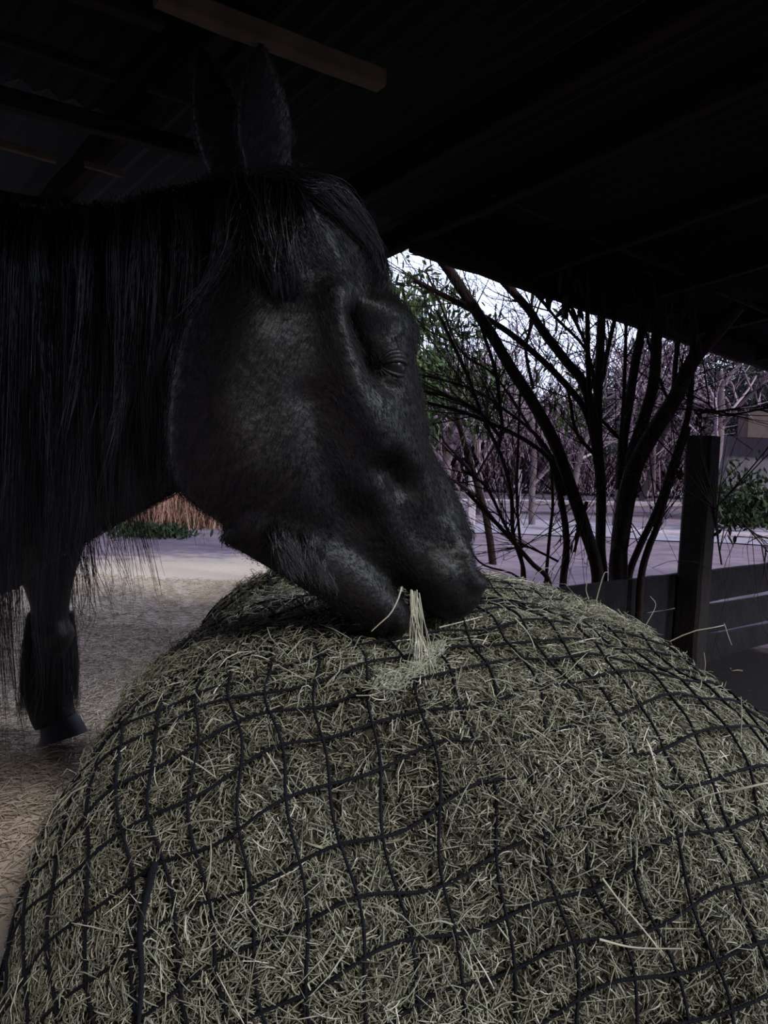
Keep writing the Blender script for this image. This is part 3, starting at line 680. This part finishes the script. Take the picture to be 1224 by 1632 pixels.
for wpx, pts, Y in stems:
    r = wpx * 1.12 * Y / FPX; n = len(pts); wob = RNG.normal(0, .03, n).cumsum() * .6
    W3 = [at(x, y, Y + wob[i]) for i, (x, y) in enumerate(pts)]
    if pts[-1][1] > 900: W3.append(W3[-1] + np.array([0, 0, -.25])); W3.append(np.array([W3[-1][0], W3[-1][1], -.03]))
    if pts[0][1] < 540 : # continues up behind the roof
        d = W3[0] - W3[1]; W3.insert(0, W3[0] + d * .6)
    o = tube_part('stem', W3, [r * .75, r * .95, r * 1.1], M_bark, shrub); stem_o = o
    # side twigs, each stem's twigs one sub-part
    P = []; R = []
    C = resample(W3, 40)
    for q in range(int(8 + len(pts) * 2.2)):
        i = RNG.integers(2, 34); c = C[i]; d = C[max(i - 3, 0)] - c; d /= np.linalg.norm(d) + 1e-9
        if c[2] < .75: continue
        side = np.array([RNG.normal(0, 1), RNG.normal(0, .5), RNG.normal(.1, .45)]); d = d * .8 + side * .5; d /= np.linalg.norm(d)
        L_ = RNG.uniform(.15, .7); b = RNG.normal(0, .12, 3) * L_
        P.append(resample([c, c + d * L_ * .35 + b * .6, c + d * L_ * .7 + b, c + d * L_ + b * .3 + np.array([0, 0, -.05 * L_])], 9)); R.append(np.linspace(1, .25, 9) * RNG.uniform(.0015, .0042))
        for z in range(3):
            e = P[-1][RNG.integers(3, 7)]; d2 = d + RNG.normal(0, .5, 3); l2 = L_ * RNG.uniform(.3, .6)
            P.append(resample([e, e + d2 * l2 * .5 + RNG.normal(0, .02, 3), e + d2 * l2 + RNG.normal(0, .02, 3)], 9)); R.append(np.linspace(1, .3, 9) * .0016)
    if P:
        o2 = strand_obj('twigs', np.array(P), np.array(R), M_twig, stem_o, 4, RNG.random(len(P)) * .5)
        tag(o2, kind='stuff')
# leaf blades -------------------------------------------------------
def blades(C, D, L, Wd, fold=.25):
    """leaf-shaped folded blades: base C, direction D, length, width -> verts, faces (6 verts + midrib)"""
    n = len(C); D = D / np.linalg.norm(D, axis=1, keepdims=True); r = RNG.normal(size=(n, 3)); A = np.cross(D, r); A /= np.linalg.norm(A, axis=1, keepdims=True); N = np.cross(D, A)
    V = np.empty((n, 8, 3)); L = L[:, None]; Wd = Wd[:, None]
    V[:, 0] = C; V[:, 1] = C + D * L * .3 + A * Wd * .5; V[:, 2] = C + D * L * .65 + A * Wd * .42; V[:, 3] = C + D * L + N * L * .08
    V[:, 4] = C + D * L * .65 - A * Wd * .42; V[:, 5] = C + D * L * .3 - A * Wd * .5; V[:, 6] = C + D * L * .3 - N * Wd * fold; V[:, 7] = C + D * L * .65 - N * Wd * fold
    b = np.arange(n)[:, None] * 8
    F = np.concatenate([b + np.array([[0, 1, 6, 0]]), b + np.array([[1, 2, 7, 6]]), b + np.array([[2, 3, 7, 2]]), b + np.array([[0, 6, 5, 0]]), b + np.array([[6, 7, 4, 5]]), b + np.array([[7, 3, 4, 7]])])
    # triangles stored separately
    tri = np.concatenate([b + np.array([[0, 1, 6]]), b + np.array([[2, 3, 7]]), b + np.array([[0, 6, 5]]), b + np.array([[7, 3, 4]])])
    qd = np.concatenate([b + np.array([[1, 2, 7, 6]]), b + np.array([[6, 7, 4, 5]])])
    qt = np.concatenate([np.stack([qd[:, 0], qd[:, 1], qd[:, 2]], -1), np.stack([qd[:, 0], qd[:, 2], qd[:, 3]], -1)])
    return V.reshape(-1, 3), np.concatenate([tri, qt])
def leaves(name, C, D, L, Wd, m, parent=None):
    V, F = blades(np.asarray(C), np.asarray(D), np.asarray(L), np.asarray(Wd)); n = len(C)
    return mesh_obj(name, V, F, m, parent, False, np.repeat(RNG.random(n), 8))
# dried leaf clusters still hanging on the shrub
for (x, y, n, s, Y) in [(733, 735, 9, .07, 3.8), (752, 712, 8, .06, 3.8), (758, 735, 5, .05, 3.8), (898, 462, 26, .12, 3.95), (905, 490, 16, .10, 3.95), (884, 620, 5, .06, 4), (891, 650, 4, .06, 4), (1120, 662, 4, .05, 3.6), (1112, 686, 6, .05, 3.5), (1163, 850, 6, .06, 3.3), (913, 862, 8, .08, 3.9), (1075, 750, 8, .07, 3.9)]:
    c = at(x, y, Y); C = c + RNG.normal(0, s * .35, (n, 3)); D = np.tile([0, 0, -1.], (n, 1)) + RNG.normal(0, .35, (n, 3))
    leaves('dried_leaves', C + np.array([0, 0, s * .4]), D, RNG.uniform(.7, 1.2, n) * s, RNG.uniform(.2, .35, n) * s, M_dry, shrub)

# ------------------------------------------------------------------ leafy tree at the upper left of the gap
def tree(name, base, h, spread, seed, mt, mtw, rad, levels=3, kids=5, parent_label=None, cat='tree', group=None, twigr=.004, up=.8):
    rg = np.random.default_rng(seed); root = empty(name, (base[0], base[1], base[2])); tag(root, parent_label, cat, group)
    segs = []
    def grow(p, d, L, r, lv):
        pts = [p]; q = p.copy(); dd = d.copy()
        for i in range(4):
            dd = dd + rg.normal(0, .13, 3); dd[2] += .05; dd /= np.linalg.norm(dd); q = q + dd * L / 4; pts.append(q.copy())
        segs.append((lv, resample(pts, 9), r)); 
        if lv >= levels: return
        for j in range(kids if lv else kids + 3):
            t = rg.uniform(.25 if lv else .3, 1); i = min(int(t * 4), 3); pp = pts[i] + (pts[i+1] - pts[i]) * (t * 4 - i)
            s = rg.normal(0, 1, 3); s -= s @ dd * dd; s /= np.linalg.norm(s); nd = dd * up + s * spread; nd /= np.linalg.norm(nd)
            grow(pp, nd, L * rg.uniform(.42, .66), max(r * rg.uniform(.3, .5), twigr), lv + 1)
    grow(np.array(base, float) - np.array([0, 0, .05]), np.array([rg.normal(0, .06), rg.normal(0, .06), 1.]), h * .62, rad, 0)
    P = np.array([s[1] for s in segs if s[0] == 0]); R = np.array([np.linspace(1, .55, 9) * s[2] for s in segs if s[0] == 0]); strand_obj('trunk', P, R, mt, root, 10)
    P = np.array([s[1] for s in segs if s[0] > 0]); R = np.array([np.linspace(1, .35, 9) * s[2] for s in segs if s[0] > 0])
    o = strand_obj('branches', P, R, mtw, root, 4, rg.random(len(P))); tag(o, kind='stuff')
    return root, [s for s in segs if s[0] >= levels - 1]
def foliage(root, ends, per, size, m, rg, droop=.8, name='foliage', jit=.1):
    C = []; D = []
    for lv, P, r in ends:
        for _ in range(0 if (m is M_leaf and P[:, 2].min() < 1.5) else per):
            i = rg.integers(2, 9); C.append(P[i] + rg.normal(0, jit, 3)); D.append(rg.normal(0, .7, 3) + np.array([0, 0, -droop]))
    n = len(C); o = leaves(name, np.array(C), np.array(D), rg.uniform(.6, 1.2, n) * size, rg.uniform(.6, 1.1, n) * size * .28, m, root); tag(o, kind='stuff'); return o
rgt = np.random.default_rng(3)
b = at(640, 800, 7.0); r_, e_ = tree('leafy_tree', (b[0] - .3, b[1], 0), 3.4, .9, 21, M_bark, M_twig, .05, 3, 5, 'thin tree with drooping narrow green leaves beside the horse forehead', up=.6)
foliage(r_, e_, 27, .17, M_leaf, rgt, 1.2)
b = at(790, 820, 9.5); r_, e_ = tree('leafy_tree', (b[0], b[1], 0), 4.3, .9, 22, M_bark, M_twig, .05, 3, 5, 'slender green-leaved tree farther off behind the left stems of the bare shrub', up=.6)
foliage(r_, e_, 10, .16, M_leaf, rgt, 1.0)

# ------------------------------------------------------------------ far things
k = 0
bare = [(700, 14, 5.2, 'seen between the horse nose bridge and the leaning left stem'), (765, 19, 6.0, 'standing just behind the short pale post'), (850, 16, 5.6, 'right of the thin pale post'),
        (905, 23, 7.2, 'behind the thick leaning stem of the shrub'), (985, 17, 6.6, 'directly behind the base of the big shrub'), (1040, 26, 9.0, 'right of the shrub base, far off'),
        (1118, 15.5, 6.8, 'behind the square fence post'), (640, 22, 6.0, 'mostly hidden by the horse face'), (815, 30, 8.5, 'farthest one behind the left stems'), (1190, 26, 9.5, 'rising over the distant shed roof')]
for i, (px, Y, h, wh) in enumerate(bare):
    b = at(px, 800, Y)
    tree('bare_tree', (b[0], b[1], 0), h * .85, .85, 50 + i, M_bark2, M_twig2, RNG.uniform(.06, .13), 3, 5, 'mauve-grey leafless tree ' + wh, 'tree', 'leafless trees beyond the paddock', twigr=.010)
# evergreens on the right
for i, (px, Y, h, lab) in enumerate([(1165, 28, 9.5, 'grey-green evergreen tree at the right edge, rising above the fence post'), (1262, 27, 9.0, 'evergreen tree half cut off by the right border under the eave'), (1020, 30, 9, 'dim evergreen tree behind the middle stems of the bare shrub')]):
    b = at(px, 800, Y); r_, e_ = tree('evergreen_tree', (b[0], b[1], 0), h, 1.0, 80 + i, M_bark2, M_twig2, .12, 3, 6, lab, twigr=.012, up=.5)
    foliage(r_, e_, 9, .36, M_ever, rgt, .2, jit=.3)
# dense thicket of brush along the far side
n = 26000; xx = RNG.uniform(-26, 44, n); yy = RNG.uniform(37, 45, n); hh = RNG.uniform(1.1, 4.6, n) * (1 + .3 * np.sin(xx * .5))
z0 = RNG.uniform(0, 2.9, n); P0 = np.stack([xx, yy, z0], -1); D = RNG.normal(0, .45, (n, 3)); D[:, 2] = 1
P = np.stack([P0, P0 + D * (hh * .35)[:, None], P0 + D * (hh * .7)[:, None] + RNG.normal(0, .2, (n, 3)), P0 + D * hh[:, None] + RNG.normal(0, .35, (n, 3))], 1)
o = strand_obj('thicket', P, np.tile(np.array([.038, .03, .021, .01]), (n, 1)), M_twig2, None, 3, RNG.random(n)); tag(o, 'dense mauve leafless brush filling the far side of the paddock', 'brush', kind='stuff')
# pale timber rails and posts across the far paddock
def rail_fence(name, y0, x0, y1, x1, Y, h, label, m=M_white, posts=5):
    a = at(x0, y0, Y); c = at(x1, y1, Y); root = empty(name, ((a[0] + c[0]) / 2, Y, 0)); tag(root, label, 'fence')
    box_between('rail', a, c, .7, h, m, root, jag=.004)
    for i in range(posts):
        p = a + (c - a) * i / (posts - 1); box_between('post', (p[0], p[1], -.05), (p[0], p[1], p[2] - .02), .1, .1, m, root, up=(0, 1, 0))
    return root
rail_fence('rail_fence', 798, 690, 806, 1240, 21, .10, 'pale low rail fence running across the far paddock')
rail_fence('rail_fence', 846, 1000, 853, 1260, 15.5, .05, 'nearer pale rail at the right beyond the fence post', posts=3)
for px, ytop, ybot, Y, lab in [(751, 745, 815, 15, 'short pale post nearest the horse nose'), (825, 748, 815, 17, 'thin pale post seen between the left shrub stems')]:
    a = at(px, ybot, Y); t = at(px, ytop, Y); o = box_between('pale_post', (0, 0, 0), (0, 0, t[2] + .02), .16 if px < 800 else .1, .16 if px < 800 else .1, M_white, None, up=(0, 1, 0)); o.location = (a[0], a[1], -.02); tag(o, lab, 'post')
# pale gravel track
V = []; F = []
xs = np.linspace(-3, 40, 60)
for x in xs:
    for q in (0, 1): yq = 13.2 + q * 4 + .04 * x + .3 * math.sin(x * .4); V.append((x, yq, float(gz(x, yq)) + .018))
for i in range(59): F.append([2*i, 2*i + 2, 2*i + 3, 2*i + 1])
t_ = mesh_obj('trim_1', V, F, M_road); tag(t_, kind='structure')
# distant shed at right
a = at(1215, 800, 20); shed = empty('distant_shed', (a[0], a[1], 0)); tag(shed, 'grey-walled shed with brown roof edge at the far right border', 'shed')
sx0 = a[0] - 1.3; sx1 = a[0] + 3.2
for (x0, x1, y, z0_, z1_, nm, mm_) in [(sx0, sx1, a[1], 0, 2.3, 'wall', M_wall)]:
    box_between(nm, ((x0 + x1) / 2, y + 1.2, z0_), ((x0 + x1) / 2, y + 1.2, z1_), x1 - x0, 2.4, mm_, shed, up=(0, 1, 0))
c0 = at(1186, 655, 19.5); c1 = at(1186, 697, 19.5)
box_between('roof', (c0[0] + 1.6, 19.6, c1[2]), (c0[0] + 1.6, 19.6, c0[2]), 3.2, .5, M_brown, shed, up=(0, 1, 0))
# green plants low at right and under the neck
def clump(name, c, sx_, sy_, h, n, m, lab, cat, L=.18, wd=.22):
    C = np.stack([RNG.normal(0, sx_, n), RNG.normal(0, sy_, n), np.abs(RNG.normal(0, h, n))], -1); D = RNG.normal(0, .6, (n, 3)); D[:, 2] += .8
    o = leaves(name, C, D, RNG.uniform(.6, 1.2, n) * L, RNG.uniform(.6, 1.2, n) * L * wd, m); o.location = Vector(c); tag(o, lab, cat); return o
b = at(1190, 800, 16.5); clump('leafy_bush', (b[0], b[1], .1), .45, .3, .5, 1400, M_green, 'bright green leafy bush at the right border beyond the fence post', 'bush', .2, .4)
b = at(245, 852, 11); clump('green_plant_patch', (b[0], b[1], 0), .28, .3, .05, 500, M_green, 'small green plant patch on the ground seen under the horse neck', 'plant', .16, .3)['kind'] = 'stuff'
n = 5000; c = at(290, 812, 13.5); C = np.stack([c[0] + RNG.normal(0, .9, n), c[1] + RNG.normal(0, .5, n), np.zeros(n)], -1); D = RNG.normal(0, .2, (n, 3)); D[:, 2] = 1
h_ = RNG.uniform(.3, .85, n)[:, None]; P = np.stack([C, C + D * h_ * .5, C + D * h_ + RNG.normal(0, .05, (n, 3))], 1)
o = strand_obj('dry_grass', P, np.tile([.008, .007, .003], (n, 1)), M_redbrush, None, 3, RNG.random(n)); tag(o, 'rusty pink dry tall grass in the distance under the horse throat', 'grass', kind='stuff')

# trampled hay litter around the bale
n = 60000; xx = np.concatenate([RNG.normal(-.75, .85, n // 2), RNG.uniform(-3.2, .6, n - n // 2)]); yy = np.concatenate([RNG.uniform(1.7, 5.2, n // 2), RNG.uniform(1.9, 7.2, n - n // 2)])
zz = gz(xx, yy) + .004 + RNG.uniform(0, .012, n); a = RNG.uniform(0, 6.3, n); L = RNG.uniform(.02, .08, n); D = np.stack([np.cos(a), np.sin(a), RNG.normal(.03, .14, n)], -1)
C = np.stack([xx, yy, zz], -1); P = np.stack([C, C + D * L[:, None] * .5 + np.array([0, 0, .004]), C + D * L[:, None]], 1)
o = strand_obj('hay_litter', P, np.tile([.0016, .002, .0012], (n, 1)), M_litter, None, 3, RNG.random(n)); tag(o, 'pale trampled hay litter spread over the ground left of the bale', 'hay litter', kind='stuff')
